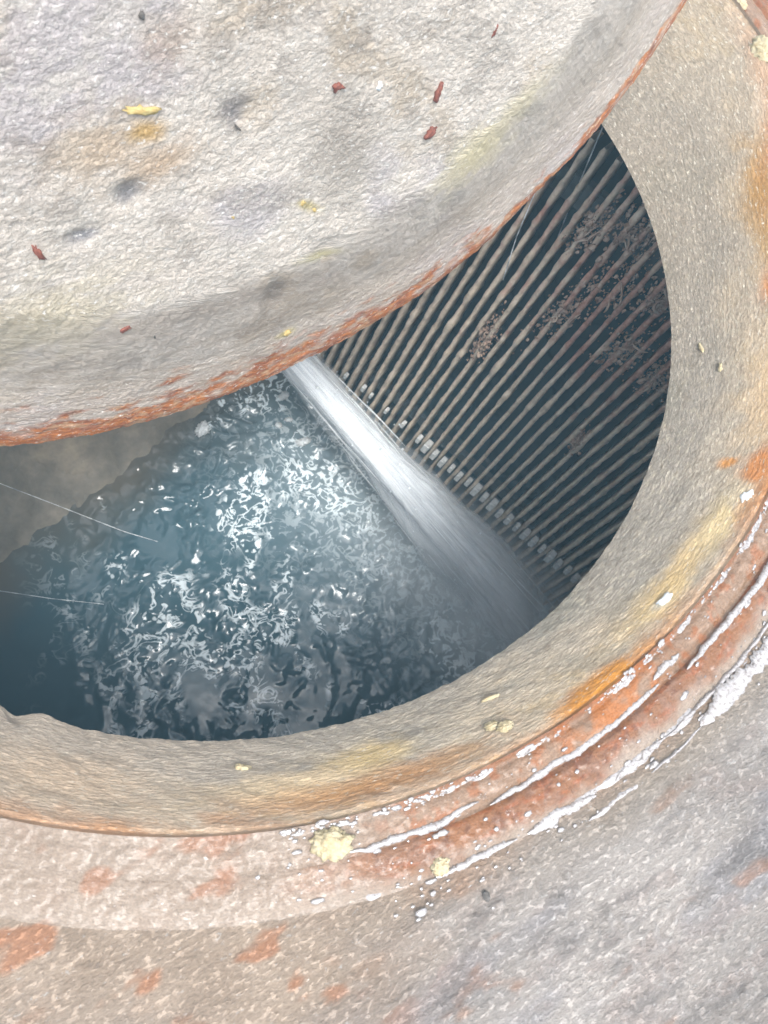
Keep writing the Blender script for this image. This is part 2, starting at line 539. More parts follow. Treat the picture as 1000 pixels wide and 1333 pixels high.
    c = mix(alb(172, 163, 155), alb(212, 203, 195), sstep(.25,.75,h_lo))
    c = mix(c, alb(168, 168, 176), sstep(.5, .68, fbm(U * 14, V * 30, 97, 3)) * .4)
    c = mix(c, alb(190, 176, 168), sstep(.54, .70, h_mid) * .6)
    c = mix(c, alb(196, 190, 184), sstep(.58, .74, h_f) * .45)
    c = mix(c, alb(206, 200, 196), crumbs * .35)
    c = mix(c, alb(140, 134, 130), sstep(.57, .74, fbm(U * 40, V * 130, 99, 4)) * .55)
    c = mix(c, alb(196, 138, 96), sstep(.66, .78, fbm(U * 22, V * 60, 98, 4)) * .5)
    c = mix(c, alb(184, 168, 148), sstep(.47, .436, RR + (h_lo - .5) * .03) * .7)
    c = mix(c, alb(186, 166, 148), sstep(-76, -95, td) * .55)
    c = mix(c, alb(204, 150, 112), sstep(-84, -104, td) * sstep(.45, .62, h_mid) * .6)
    far = sstep(1.2, 3.0, RR)
    wornc = sstep(-74, -94, td + 26 * (fbm(X * 24, Y * 24, 131, 3) - .5))
    pale = mix(alb(160, 141, 122), alb(194, 175, 156), fbm(X * 60, Y * 60, 133, 4)); pale = mix(pale, alb(180, 118, 76), sstep(.56, .7, fbm(U * 30, V * 60, 135, 4)) * .7)
    band1 = mix(band1, pale * .92, wornc * .9); band2 = mix(band2, pale * .92, wornc * .9); c = mix(c, pale, wornc * sstep(.52, .44, RR) * .8)
    c = mix(c, alb(160, 155, 150), far)
    ground_c = c
    ragged = sstep(R3 - .014, R3 + .002, RR + .018 * (fbm(X * 40, Y * 40, 141, 4) - .5) + .010 * (fbm(X * 120, Y * 120, 143, 3) - .5))
    band2 = mix(band2, mix(c, alb(196, 180, 164), np.full(c.shape[:2], .4)), ragged * .85)
    stainr = sstep(R3 + .016, R3 - .004, RR + .022 * (fbm(X * 34, Y * 34, 145, 4) - .5))
    ground_c = mix(ground_c, alb(192, 150, 116), stainr * .55 * (1 - wornc))
    ground_c = mix(ground_c, pale * 1.35, wornc * sstep(.52, .45, RR + .05 * (fbm(X * 30, Y * 30, 147, 4) - .5)))
    roughG = 0.62 - 0.30 * sstep(.45, .65, fbm(X * 26, Y * 26, 121, 3))
    roughB = 0.50 - 0.30 * sstep(.4, .6, fbm(X * 90, Y * 90, 123, 3))

    i0, i1, i2, i3, i4 = 0, nu_ + nc_ + 1, nu_ + nc_ + n1_ + 1, nu_ + nc_ + n1_ + n2_ + 1, len(rs)

    arcN = T * np.where(RR < .6, .38, RR)

    def piece(name, a, b, cols, mat, rough=None, parent=None):
        me = grid_mesh(name, P[:, a:b], cols[:, a:b], closed_u=True, flip=True)
        set_vec(me, "pc", np.stack([arcN, S if mat is not M_GROUND else RR], -1)[:, a:b] if mat is not M_GROUND else np.stack([U, V], -1)[:, a:b])
        if rough is not None:
            set_scalar(me, "rough", rough[:, a:b])
        return link_mesh(name, me, mat, parent)
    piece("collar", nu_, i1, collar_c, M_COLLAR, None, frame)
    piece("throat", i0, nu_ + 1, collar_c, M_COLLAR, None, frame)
    piece("seat_ring", i1 - 1, i2, band1, M_BAND, roughB, frame)
    piece("rusty_rim", i2 - 1, i3, band2, M_BAND, roughB, frame)
    g = piece("ground", i3 - 1, i4, ground_c, M_GROUND, roughG)
    tag(g, kind="structure")
    return frame


frame = build_ring()


# ------------------------------------------------------------------ pit: walls, bench, water
WZ = -0.66


def box_wall(name, corners, mat):
    """a thick wall panel between two plan points."""
    (x0, y0), (x1, y1), z0, z1, t = corners
    d = np.array([x1 - x0, y1 - y0]); d = d / np.hypot(*d); n = np.array([d[1], -d[0]]) * t
    nseg = 24
    V = []; F = []
    pts = [np.array([x0, y0]), np.array([x1, y1])]
    a, b = pts; a2, b2 = a + n, b + n
    V = [(*a, z0), (*b, z0), (*b2, z0), (*a2, z0), (*a, z1), (*b, z1), (*b2, z1), (*a2, z1)]
    F = [(0, 1, 2, 3), (7, 6, 5, 4), (0, 4, 5, 1), (1, 5, 6, 2), (2, 6, 7, 3), (3, 7, 4, 0)]
    o = link_mesh(name, pydata(name, V, F), mat, None, smooth=False)
    tag(o, kind="structure")
    return o


XA, XB, YA, YB = -0.80, 0.86, -0.80, 0.84
box_wall("pit_wall_left", ((XA, YA), (XA, YB), -1.1, -0.0765, -0.12), M_CHAMBER)
box_wall("pit_wall_right", ((XB, YA), (XB, YB), -1.1, -0.0765, 0.12), M_CHAMBER)
box_wall("pit_wall_front", ((XA, YA), (XB, YA), -1.1, -0.0765, 0.12), M_CHAMBER)
box_wall("pit_wall_back", ((XA, YB), (XB, YB), -1.1, -0.0765, -0.12), M_CHAMBER)
fl = link_mesh("pit_floor", pydata("pit_floor", [(XA - .2, YA - .2, -1.1), (XB + .2, YA - .2, -1.1), (XB + .2, YB + .2, -1.1), (XA - .2, YB + .2, -1.1)], [(0, 1, 2, 3)]), M_CHAMBER, None, False)
tag(fl, kind="structure")

# silty bench sloping out of the water behind the cover
def build_bench():
    d = np.array([0.741, 0.671]); n = np.array([-0.671, 0.741])
    o = np.array([-0.205, 0.040])
    u = np.linspace(-0.75, 0.75, 150); v = np.linspace(-0.10, 0.62, 90)
    U, V = np.meshgrid(u, v, indexing='ij')
    z = WZ + 0.62 * V + 0.05 * (fbm(U * 7, V * 7, 201, 4) - .5) + 0.02 * (fbm(U * 30, V * 30, 203, 3) - .5)
    z = np.minimum(z, -0.30 + .02 * fbm(U * 9, V * 9, 205, 3))
    P = np.stack([o[0] + d[0] * U + n[0] * V, o[1] + d[1] * U + n[1] * V, z], -1)
    me = grid_mesh("pit_bench", P, flip=False)
    ob = link_mesh("pit_bench", me, M_BENCH)
    tag(ob, kind="structure")
build_bench()

CD = np.array([0.7149, -0.6992, 0.0])            # along the comb
UD = np.array([0.1801, 0.1626, 0.9701])          # up the bars
ND = np.cross(CD, UD); ND /= np.linalg.norm(ND)  # towards the open water
COMB0 = np.array([0.2793, 0.0819, -0.55])
PITCH = 0.01641

JET_A = np.array([0.006, 0.234, -0.435])
JET_B = np.array([0.4356, -0.160, -0.662])


def build_water():
    x = np.concatenate([np.linspace(XA, -.42, 20), np.arange(-.418, .60, .0026), np.linspace(.61, XB, 20)])
    y = np.concatenate([np.linspace(YA, -.42, 20), np.arange(-.418, .40, .0026), np.linspace(.41, YB, 20)])
    X, Y = np.meshgrid(x, y, indexing='ij')
    # distance to the jet's footprint on the surface
    a, b = JET_A[:2] + .35 * (JET_B - JET_A)[:2], JET_B[:2]
    ab = b - a
    t = np.clip(((X - a[0]) * ab[0] + (Y - a[1]) * ab[1]) / (ab @ ab), 0, 1)
    dj = np.hypot(X - a[0] - t * ab[0], Y - a[1] - t * ab[1])
    side = (X - a[0]) * (-ab[1]) + (Y - a[1]) * ab[0]
    near = np.exp(-(dj / 0.20) ** 2)
    w1 = fbm(X * 9, Y * 9, 301, 2) * 6.28; 
    wx = X + .020 * (fbm(X * 14, Y * 14, 303, 3) - .5) * 2
    wy = Y + .020 * (fbm(X * 14 + 7, Y * 14 + 3, 305, 3) - .5) * 2
    n1 = 1 - np.abs(2 * fbm(wx * 32, wy * 32, 307, 2) - 1) * 2
    n2 = fbm(wx * 62, wy * 62, 309, 3) - .5
    n3 = fbm(X * 7, Y * 7, 311, 2) - .5
    patch = sstep(.40, .60, .7 * fbm(X * 15 + 3, Y * 8, 313, 3) + .3 * fbm(X * 40, Y * 26, 314, 2) + .10 * near)
    # calm towards the left
    lively = 0.10 + 0.90 * sstep(-0.32, 0.0, X + .25 * Y)
    amp = lively * (0.10 + 0.90 * patch)
    Z = WZ + amp * (0.0040 * n1 + 0.0105 * n2) + 0.006 * n3 * lively + near * .006 * (fbm(X * 45, Y * 45, 315, 3) - .5)
    P = np.stack([X, Y, Z], -1)
    me = grid_mesh("water", P, flip=False)
    front = ((X - COMB0[0]) * ND[0] + (Y - COMB0[1]) * ND[1] + (WZ - COMB0[2]) * ND[2]) > 0.0
    glint_clus = sstep(.49, .59, fbm(X * 16 + 2, Y * 9, 321, 3) * .75 + .25 * fbm(X * 45, Y * 30, 323, 2))
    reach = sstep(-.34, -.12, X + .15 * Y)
    set_scalar(me, "foam", np.clip(glint_clus * reach * .95 + .60 * near ** 2 * (side < .06), 0, 1) * front)  # mask for sky glints painted pale, plus real foam near the jet
    bd = (X + .205) * -.671 + (Y - .040) * .741                 # distance out of the bench's waterline
    silt = sstep(-.13, .03, bd + .10 * (fbm(X * 12, Y * 12, 331, 4) - .5))
    set_scalar(me, "silt", silt)
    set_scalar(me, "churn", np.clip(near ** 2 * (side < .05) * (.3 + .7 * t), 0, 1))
    m, nt, b = new_mat("murky_green_water")
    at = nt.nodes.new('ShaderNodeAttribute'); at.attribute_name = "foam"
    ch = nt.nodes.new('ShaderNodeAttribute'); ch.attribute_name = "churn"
    base = ramp(nt, tex_noise(nt, 5, 3), [(0.3, (0.036, 0.082, 0.104)), (0.7, (0.055, 0.105, 0.128))])

    sl = nt.nodes.new('ShaderNodeAttribute'); sl.attribute_name = "silt"
    ms = nt.nodes.new('ShaderNodeMix'); ms.data_type = 'RGBA'
    nt.links.new(sl.outputs['Fac'], ms.inputs[0]); nt.links.new(base, ms.inputs[6]); ms.inputs[7].default_value = (0.125, 0.112, 0.088, 1)
    base = ms.outputs[2]

    def painted_glint(scale, dist, lo, hi, w):
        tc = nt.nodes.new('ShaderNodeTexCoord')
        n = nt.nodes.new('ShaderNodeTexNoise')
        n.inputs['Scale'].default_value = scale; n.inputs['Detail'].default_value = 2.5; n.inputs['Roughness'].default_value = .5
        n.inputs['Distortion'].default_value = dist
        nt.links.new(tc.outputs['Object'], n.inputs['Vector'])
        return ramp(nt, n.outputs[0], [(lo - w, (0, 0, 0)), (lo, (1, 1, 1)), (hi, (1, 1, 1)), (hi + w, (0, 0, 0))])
    s1 = painted_glint(34, 1.5, .565, .575, .045)
    s2 = painted_glint(72, 1.0, .625, .80, .06)  # blob and line patterns painted as sky highlights on the ripples
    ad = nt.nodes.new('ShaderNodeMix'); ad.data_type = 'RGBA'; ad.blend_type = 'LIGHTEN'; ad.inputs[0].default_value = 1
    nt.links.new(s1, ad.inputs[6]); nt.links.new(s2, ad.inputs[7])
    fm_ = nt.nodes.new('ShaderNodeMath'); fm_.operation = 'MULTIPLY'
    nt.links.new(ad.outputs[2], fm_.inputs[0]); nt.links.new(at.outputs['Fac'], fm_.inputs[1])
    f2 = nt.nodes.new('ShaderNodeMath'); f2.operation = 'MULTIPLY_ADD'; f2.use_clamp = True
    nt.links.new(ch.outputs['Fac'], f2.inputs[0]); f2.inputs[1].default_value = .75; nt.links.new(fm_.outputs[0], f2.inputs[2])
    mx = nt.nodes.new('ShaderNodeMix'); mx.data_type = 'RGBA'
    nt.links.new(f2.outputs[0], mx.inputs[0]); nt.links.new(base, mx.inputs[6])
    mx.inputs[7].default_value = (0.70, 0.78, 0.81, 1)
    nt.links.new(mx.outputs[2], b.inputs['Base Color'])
    b.inputs['Roughness'].default_value = 0.05
    b.inputs['IOR'].default_value = 1.40
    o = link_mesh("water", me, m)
    tag(o, kind="structure")


build_water()

# ------------------------------------------------------------------ bar screen
def build_screen():
    root = empty("bar_screen", tuple(COMB0 + UD * -.16))
    tag(root, "inclined screen of closely spaced slimy bars standing in the pit water", "bar screen")
    # five bar meshes, shared
    meshes = []
    for k in range(9):
        L0, L1, ns = -0.20, 0.505, 116
        w, dpt = 0.0050, 0.022
        t = np.linspace(L0, L1, ns)
        gr = 0.0028 * (fbm(t * 110, t * 0 + k * 3.3, 401 + k, 4, .6) - .4) + 0.0016 * sstep(.60, .8, fbm(t * 34, t * 0 + k * 7.1, 431 + k, 3)) * sstep(-.05, .2, t)
        sway = 0.0022 * (fbm(t * 9, t * 0 + k * 5.7, 461 + k, 2) - .5)
        ringp = [(-.5, -1), (-.5, -.08), (-.32, 0), (.32, 0), (.5, -.08), (.5, -1)]
        P = np.zeros((ns, len(ringp), 3))
        for j, (a, b_) in enumerate(ringp):
            jit = 0.0020 * (fbm(t * 120, t * 0 + j * 2.7 + k, 491 + j, 3) - .5)
            P[:, j] = (np.outer(a * (w + 1.6 * gr) + sway + jit, CD) + np.outer(b_ * dpt + (gr + jit if b_ > -.5 else gr * 0), ND) + np.outer(t, UD))
        me = grid_mesh("bar", np.concatenate([P], 0).transpose(1, 0, 2), closed_u=True, flip=False)
        me.polygons.foreach_set("use_smooth", np.ones(len(me.polygons), dtype=bool))
        me.materials.append((M_BAR, M_BAR2, M_BAR3)[k % 3])
        meshes.append(me)
    for i in range(-26, 27):
        k = (i * 7 + (i // 3) * 5) % 9
        o = bpy.data.objects.new("bar", meshes[k])
        COL.objects.link(o)
        o.parent = root
        p = COMB0 + CD * (PITCH * (i + .5)) + ND * random.uniform(-.003, .0015)
        o.location = Vector(p) - Vector(root.location)
    # comb rail with teeth
    def beam(c, a, l, b_, d, e):
        V = []
        for s1 in (-1, 1):
            for s2 in (-1, 1):
                for s3 in (-1, 1):
                    V.append(np.array(c) + a * s1 * l / 2 + b_ * s2 * d / 2 + ND * s3 * e / 2)
        F = [(0, 1, 3, 2), (4, 6, 7, 5), (0, 4, 5, 1), (2, 3, 7, 6), (0, 2, 6, 4), (1, 5, 7, 3)]
        return V, F
    c = COMB0 + ND * -0.028
    V, F = beam(c, CD, 0.86, UD, .016, .010)
    rail = link_mesh("cross_rail", pydata("cross_rail", V, F), M_RAIL, root, False)
    c = COMB0 + UD * .44 + ND * -0.03
    V, F = beam(c, CD, 0.86, UD, .03, .012)
    link_mesh("cross_rail", pydata("cross_rail", V, F), M_RAIL, root, False)
    # a tooth: chamfered block sitting in each gap
    bm = bmesh.new()
    bmesh.ops.create_cube(bm, size=1)
    for v in bm.verts:
        co = CD * v.co.x * .0086 + UD * v.co.y * .0160 + ND * v.co.z * .014
        v.co = Vector(co)
    bmesh.ops.bevel(bm, geom=bm.edges[:], offset=.0012, segments=1, affect='EDGES')
    tm = bpy.data.meshes.new("tooth"); bm.to_mesh(tm); bm.free()
    tm.materials.append(M_TOOTH)
    for i in range(-9, 20):
        if i in (-8, -5, -3, -1):
            continue
        o = bpy.data.objects.new("tooth", tm)
        COL.objects.link(o); o.parent = root
        p = COMB0 + CD * PITCH * i + ND * (random.uniform(.003, .007)) + UD * random.uniform(-.0025, .0025)
        o.location = Vector(p) - Vector(root.location)
        sc = random.uniform(.75, 1.15) * (0.6 if i < 0 else 1)
        o.scale = (sc, sc, sc)


build_screen()


# ------------------------------------------------------------------ lumpy little things
def blob_mesh(name, size, seed, flat=0.5, sub=3, rough=.5, freq=2.2):
    bm = bmesh.new()
    bmesh.ops.create_icosphere(bm, subdivisions=sub, radius=1)
    from mathutils import noise
    off = Vector((seed * 3.17, seed * 1.7, seed * .9))
    for v in bm.verts:
        k = 1 + rough * noise.noise(v.co * freq + off) + rough * .6 * noise.noise(v.co * freq * 2.7 + off) + rough * .3 * noise.noise(v.co * freq * 6 + off)
        v.co = v.co * k
        v.co.z *= flat
        v.co = Vector((v.co.x * size[0], v.co.y * size[1], v.co.z * size[0]))
    me = bpy.data.meshes.new(name)
    bm.to_mesh(me); bm.free()
    return me


def flake_mesh(name, a, b_, seed, thick=.0004):
    """a thin chip with a torn outline."""
    rg_ = np.random.default_rng(seed)
    n = 22
    an = np.linspace(0, 2 * np.pi, n, endpoint=False) + rg_.uniform(-.12, .12, n)
    r = .72 + .28 * np.sin(an * 2 + rg_.uniform(0, 6)) * rg_.uniform(.2, .6) + rg_.normal(0, .15, n)
    r = np.clip(r, .3, 1.25)
    k = rg_.uniform(-.5, .5)
    out = np.stack([a * r * np.cos(an), b_ * r * np.sin(an) + k * b_ * (r * np.cos(an)) ** 2], -1)
    V = [(x, y, -.0016) for x, y in out] + [(x * .97, y * .97, thick * rg_.uniform(.5, 1)) for x, y in out]
    V += [(x * .5, y * .5, thick * rg_.uniform(1.0, 2.2)) for x, y in out] + [(0, 0, thick * 1.6)]
    F = []
    for i in range(n):
        j = (i + 1) % n
        F += [(i, j, n + j, n + i), (n + i, n + j, 2 * n + j, 2 * n + i), (2 * n + i, 2 * n + j, 3 * n)]
    return pydata(name, V, F)


def place(o, loc, normal=(0, 0, 1), xdir=(1, 0, 0), spin=0):
    n = Vector(normal).normalized(); x = Vector(xdir); x = (x - n * x.dot(n)).normalized()
    y = n.cross(x)
    m = Matrix((x, y, n)).transposed().to_4x4() @ Matrix.Rotation(spin, 4, 'Z')
    m.translation = Vector(loc)
    o.matrix_world = m


# debris caught on the bars: (along comb, up bars, size)
rags = [
    (0.075, 0.405, .022, .030, "brown matted rag clump caught on the bars beside the collar, largest of all"),
    (0.052, 0.462, .016, .018, "tan tuft stuck at the top end of the bars below the collar edge"),
    (0.045, 0.335, .010, .034, "long reddish rag strip wrapped along one bar mid-screen"),
    (0.125, 0.345, .012, .022, "rusty brown clump between the bars close to the right collar wall"),
    (0.175, 0.345, .014, .020, "dark brown wad touching the collar lip at the right edge of the bars"),
    (0.115, 0.425, .010, .016, "small mauve-brown lump on the bars under the right collar wall"),
    (0.013, 0.435, .010, .022, "thin grey-brown smear of fibre across the upper bars near the threads"),
    (0.165, 0.20, .004, .010, "small hooked fibre hanging between two bars on the lower right"),
    (-0.01, 0.225, .006, .024, "faded fibre wad lying along a bar left of the screen centre"),
]
def tube(path, radii, sides=6):
    path = np.asarray(path, float); n = len(path)
    tang = np.gradient(path, axis=0); tang /= np.linalg.norm(tang, axis=1)[:, None]
    ref = np.array([0.3, .2, 1.0]); V = np.zeros((n, sides, 3))
    for i in range(n):
        a = np.cross(tang[i], ref); a /= np.linalg.norm(a); b_ = np.cross(tang[i], a)
        for k in range(sides):
            an = 2 * math.pi * k / sides
            V[i, k] = path[i] + radii[i] * (math.cos(an) * a + math.sin(an) * b_)
    return V


for i, (s, u, a, b_, lab) in enumerate(rags):
    V = []; F = []
    rg_ = np.random.default_rng(40 + i)
    chunk = bmesh.new(); bmesh.ops.create_icosphere(chunk, subdivisions=1, radius=1)
    kv = np.array([v.co[:] for v in chunk.verts]); kf = [[v.index for v in f.verts] for f in chunk.faces]; chunk.free()
    for _ in range(320):                      # matted crumbs of grease and fibre
        c0 = np.array([rg_.normal(0, a * .85), rg_.normal(0, b_ * .9), rg_.uniform(-.016, .0015)])
        sz = rg_.gamma(1.6, .00042) + .00035
        n0 = len(V)
        V += list(kv * (1 + .3 * rg_.normal(size=(len(kv), 1))) * sz * np.array([1, rg_.uniform(1, 2.2), .6]) + c0)
        F += [[n0 + q for q in f] for f in kf]
    for _ in range(3):                       # matted fibres, mostly lying along the bars
        c0 = np.array([rg_.normal(0, a * .5), rg_.normal(0, b_ * .55), rg_.uniform(-.002, .005)])
        ang = rg_.normal(math.pi / 2, .7); ln = rg_.uniform(.4, 1.1) * (a + b_) * .35
        w0 = rg_.uniform(.0005, .0018)
        bend = rg_.normal(0, .5)
        pts = []
        for q in np.linspace(-1, 1, 6):
            an = ang + bend * q
            pts.append(c0 + np.array([math.cos(an) * ln * q, math.sin(an) * ln * q, .002 * (1 - q * q) + rg_.normal(0, .0008)]))
        tb = tube(pts, w0 * np.array([.3, .9, 1, 1, .8, .3]), 4).reshape(-1, 3)
        n0 = len(V); V += list(tb)
        F += [(n0 + q * 4 + k, n0 + q * 4 + (k + 1) % 4, n0 + (q + 1) * 4 + (k + 1) % 4, n0 + (q + 1) * 4 + k) for q in range(5) for k in range(4)]
    o = link_mesh("rag_clump", pydata("rag_clump", V, F), M_RAG)
    place(o, COMB0 + CD * s + UD * u + ND * .002, ND, CD, random.uniform(-.25, .25))
    tag(o, lab, "debris")


def tube_obj(name, path, radii, mat, parent=None, sides=6):
    V = tube(path, radii, sides)
    me = grid_mesh(name, V.transpose(1, 0, 2), closed_u=True)
    return link_mesh(name, me, mat, parent)


# ------------------------------------------------------------------ manhole cover, tipped up on edge in the frame
CC = np.array([-0.0183, 0.0618, 0.3413])
CN = np.array([0.4613, -0.8374, 0.2932]); CN /= np.linalg.norm(CN)
C1 = np.array([0.8759, 0.4825, 0.0]); C1 /= np.linalg.norm(C1)
C2 = np.cross(CN, C1)
CR = 0.45
RIM_PHI = [-180, -135, -119.6, -112.9, -105.4, -97, -88.7, -80.8, -71.5, -62.8, -55.9, -49.5, -45, -39.5, -34.2, -15, 180]
RIM_RHO = [.450, .451, .4526, .4530, .4500, .4480, .4450, .4465, .4510, .4518, .4495, .4535, .4531, .4515, .4465, .450, .450]


def cover_height(rho, R):
    """profile of the face along +normal, measured in from the rim."""
    d = R - rho
    h = 0.0016 * sstep(0.0, 0.006, d) + 0.005 * sstep(0.0, 0.06, d)
    h = h + 0.006 * sstep(0.035, 0.125, d) + 0.012 * sstep(.08, .45, d)
    return h


def build_cover():
    root = empty("manhole_cover", tuple(CC - C2 * CR))
    tag(root, "large rough grey concrete manhole cover with rusty edge, tipped up over the pit", "manhole cover")
    ph = np.radians(np.concatenate([np.arange(-142, 0, 0.125), np.arange(0, 218, 2.0)]))
    q = np.concatenate([np.linspace(0, .335, 262), .335 + np.geomspace(.006, .112, 14)])   # inward distance from rim
    PH, Q = np.meshgrid(ph, q, indexing='ij')
    Rp = np.interp(np.degrees((PH + np.pi) % (2 * np.pi) - np.pi), RIM_PHI, RIM_RHO)
    edge_n = 0.0030 * (fbm(PH * 60, PH * 0 + 4, 601, 4) - .5) + .0016 * (fbm(PH * 240, PH * 0 + 2, 602, 3) - .5)
    Rj = Rp + edge_n
    rho = np.maximum(Rj - Q * (Rp / .45), 0.0005)
    u, v = rho * np.cos(PH), rho * np.sin(PH)
    arc = PH * .45
    H = cover_height(rho, Rp)
    # orange-peel relief in the middle, streaked round the rim
    wx = u + .004 * (fbm(u * 70, v * 70, 611, 2) - .5); wy = v + .004 * (fbm(u * 70 + 5, v * 70, 613, 2) - .5)
    peel = fbm(wx * 190, wy * 270, 615, 4, .6) - .5
    peel2 = 1 - np.abs(2 * fbm(wx * 120, wy * 150, 617, 3) - 1) * 2
    fine = fbm(u * 420, v * 420, 619, 3) - .5
    streak = fbm(arc * 75, Q * 420, 621, 4) - .5
    lump = fbm(u * 24, v * 24, 623, 3) - .5
    rimw = 1 - sstep(0.05, 0.12, Q)
    gone = sstep(0, .012, Q)
    D = (1 - rimw) * (0.0016 * peel + 0.0002 * peel2) + rimw * (0.0011 * streak + .0006 * peel) + 0.0008 * fine + 0.004 * lump
    D *= .35 + .65 * gone
    # a few dents
    for (du, dv, ru, rv, dep) in [(-.0917, -.238, .010, .008, .0045), (-.1234, -.253, .011, .006, .003), (-.0086, -.3545, .010, .012, .004), (.035, -.33, .012, .008, .0025), (-.02, -.212, .012, .008, .002), (.11, -.262, .006, .004, .0015)]:
        D -= dep * np.exp(-(((u - du) / ru) ** 2 + ((v - dv) / rv) ** 2) ** 1.4)
    Hh = H + D
    P = CC + u[..., None] * C1 + v[..., None] * C2 + Hh[..., None] * CN
    # colours
    lo = fbm(u * 11, v * 15, 631, 4); lo2 = fbm(u * 14 + 4, v * 17, 633, 4); mid = fbm(u * 60, v * 80, 635, 4); fn = fbm(u * 230, v * 300, 637, 3)
    c = mix(alb(228, 219, 210), alb(246, 238, 228), lo)
    c = mix(c, alb(206, 190, 168), sstep(.50, .66, lo2) * .65)
    c = mix(c, alb(212, 207, 214), sstep(.52, .68, fbm(u * 9, v * 12, 639, 3)) * .7)
    c = mix(c, alb(232, 226, 218), sstep(.52, .68, mid) * .55)
    c = mix(c, alb(172, 164, 156), sstep(.57, .72, fbm(u * 45, v * 60, 641, 4)) * .45)
    c = mix(c, alb(240, 236, 230), sstep(.62, .76, fn) * .5)
        # slope shading between face and rim painted in as a darker valley
    valley = np.exp(-((Q - .060) / .020) ** 2)
    c = mix(c, alb(204, 192, 178), valley * sstep(.35, .6, fbm(arc * 12, Q * 30, 645, 4)) * .75)
    c = mix(c, alb(228, 214, 204), np.exp(-((Q - .028) / .022) ** 2) * .6)
    st = fbm(arc * 40, Q * 420, 647, 4)
    c = mix(c, alb(196, 182, 166), rimw * sstep(.52, .68, st) * .5)
    c = mix(c, alb(232, 222, 208), rimw * sstep(.60, .74, fbm(arc * 60, Q * 520, 649, 3)) * .5)

    def smear(col, du, dv, ru, rv, ang, amt, seed, fr=70):
        nonlocal c
        ca, sa = math.cos(ang), math.sin(ang)
        a = (u - du) * ca + (v - dv) * sa; b_ = -(u - du) * sa + (v - dv) * ca
        w = np.exp(-((a / ru) ** 2 + (b_ / rv) ** 2))
        w *= sstep(.30, .62, fbm(a * fr, b_ * fr * 2.2, seed, 3) * .7 + w * .4)
        c = mix(c, col, np.clip(w * amt * 1.4, 0, 1))
    smear(alb(236, 226, 190), .165, -.302, .040, .020, .42, .75, 651)
    smear(alb(238, 228, 196), .200, -.276, .035, .012, .5, .6, 652)
    smear(alb(214, 186, 152), -.10, -.206, .030, .022, 0, .45, 653)
    smear(alb(214, 182, 146), -.07, -.225, .025, .010, .2, .5, 654)
    smear(alb(222, 186, 124), -.075, -.2045, .012, .006, -.3, .8, 655)
    smear(alb(204, 176, 156), -.055, -.165, .02, .016, .2, .3, 656)
    smear(alb(158, 156, 158), -.0917, -.238, .009, .007, .6, .8, 657)  # shade inside the dent painted in as a darker spot
    smear(alb(160, 160, 166), -.1234, -.253, .011, .005, 0, .7, 658)
    smear(alb(150, 142, 134), -.0086, -.3545, .010, .010, 0, .7, 659)
    smear(alb(166, 161, 160), -.024, -.210, .012, .010, .7, .7, 660)
    smear(alb(176, 168, 158), .05, -.255, .03, .05, 0, .5, 661)
    smear(alb(214, 200, 150), .02, -.288, .012, .004, -.6, .7, 662)
    smear(alb(214, 206, 150), .03, -.335, .02, .004, -.2, .5, 663)
    smear(alb(226, 214, 160), -.002, -.4, .008, .004, 0, .8, 664)
    smear(alb(198, 186, 174), -.06, -.34, .09, .012, -.15, .5, 665)
    smear(alb(222, 210, 178), -.16, -.30, .06, .03, 0, .45, 666)
    # rusty edge, broader low on the left
    rw = np.interp(np.degrees(PH), [-142, -122, -112, -104, -97, -90, -84, -78, -66, -56, -45, -34, 0], [.020, .024, .022, .038, .026, .030, .024, .026, .020, .013, .013, .009, .008])
    rn = fbm(arc * 50, Q * 160, 671, 4)
    rust = sstep(1.25, .35, Q / rw + (rn - .5) * 2.2)
    rc = mix(alb(224, 136, 62), alb(190, 112, 66), sstep(.4, .62, fbm(arc * 90, Q * 260, 673, 4)))
    rc = mix(rc, alb(232, 196, 158), sstep(.54, .70, fbm(arc * 120, Q * 300, 675, 4)) * .7)
    rc = mix(rc, alb(146, 90, 64), sstep(.62, .76, fbm(arc * 140, Q * 420, 677, 3)) * .7)
    c = mix(c, rc, np.clip(rust, 0, .95))
    c = np.clip(c * np.array([1.16, 1.13, 1.09]), 0, .8)
    fm = grid_mesh("face", P, c, closed_u=True, flip=True)
    set_vec(fm, "pc", np.stack([u, v], -1) * (1 - rimw[..., None]) + np.stack([arc * .8, -Q * 1.5], -1) * rimw[..., None])
    link_mesh("face", fm, M_COVER, root)
    # the lip edge and the ribbed back, hidden behind
    prof = [(0.0, 0.0, 1.0), (0.001, -.004, .9), (-.001, -.012, .6), (-.010, -.016, .3), (-.05, -.018, 0), (-.07, -.045, 0), (-.44, -.05, 0)]
    Pb = np.zeros((len(ph), len(prof), 3)); cb = np.zeros((len(ph), len(prof), 3))
    e0 = Rj[:, 0]
    for j, (dr, w, rr) in enumerate(prof):
        rho_ = np.maximum(e0 + dr, .001)
        hh = Hh[:, 0] if j == 0 else Hh[:, 0] * rr + w
        Pb[:, j] = CC + (rho_ * np.cos(ph))[:, None] * C1 + (rho_ * np.sin(ph))[:, None] * C2 + np.asarray(hh)[:, None] * CN
        cb[:, j] = mix(alb(150, 142, 134), alb(196, 100, 44), np.full(len(ph), rr))
    bm_ = grid_mesh("edge_band", Pb, cb, closed_u=True, flip=False)
    set_vec(bm_, "pc", Pb[..., :2])
    link_mesh("edge_band", bm_, M_COVER, root)
    return root


build_cover()


def cover_point(u, v, lift=0.0):
    rho = math.hypot(u, v)
    h = float(cover_height(np.array(rho), .45)) + lift
    return CC + u * C1 + v * C2 + h * CN


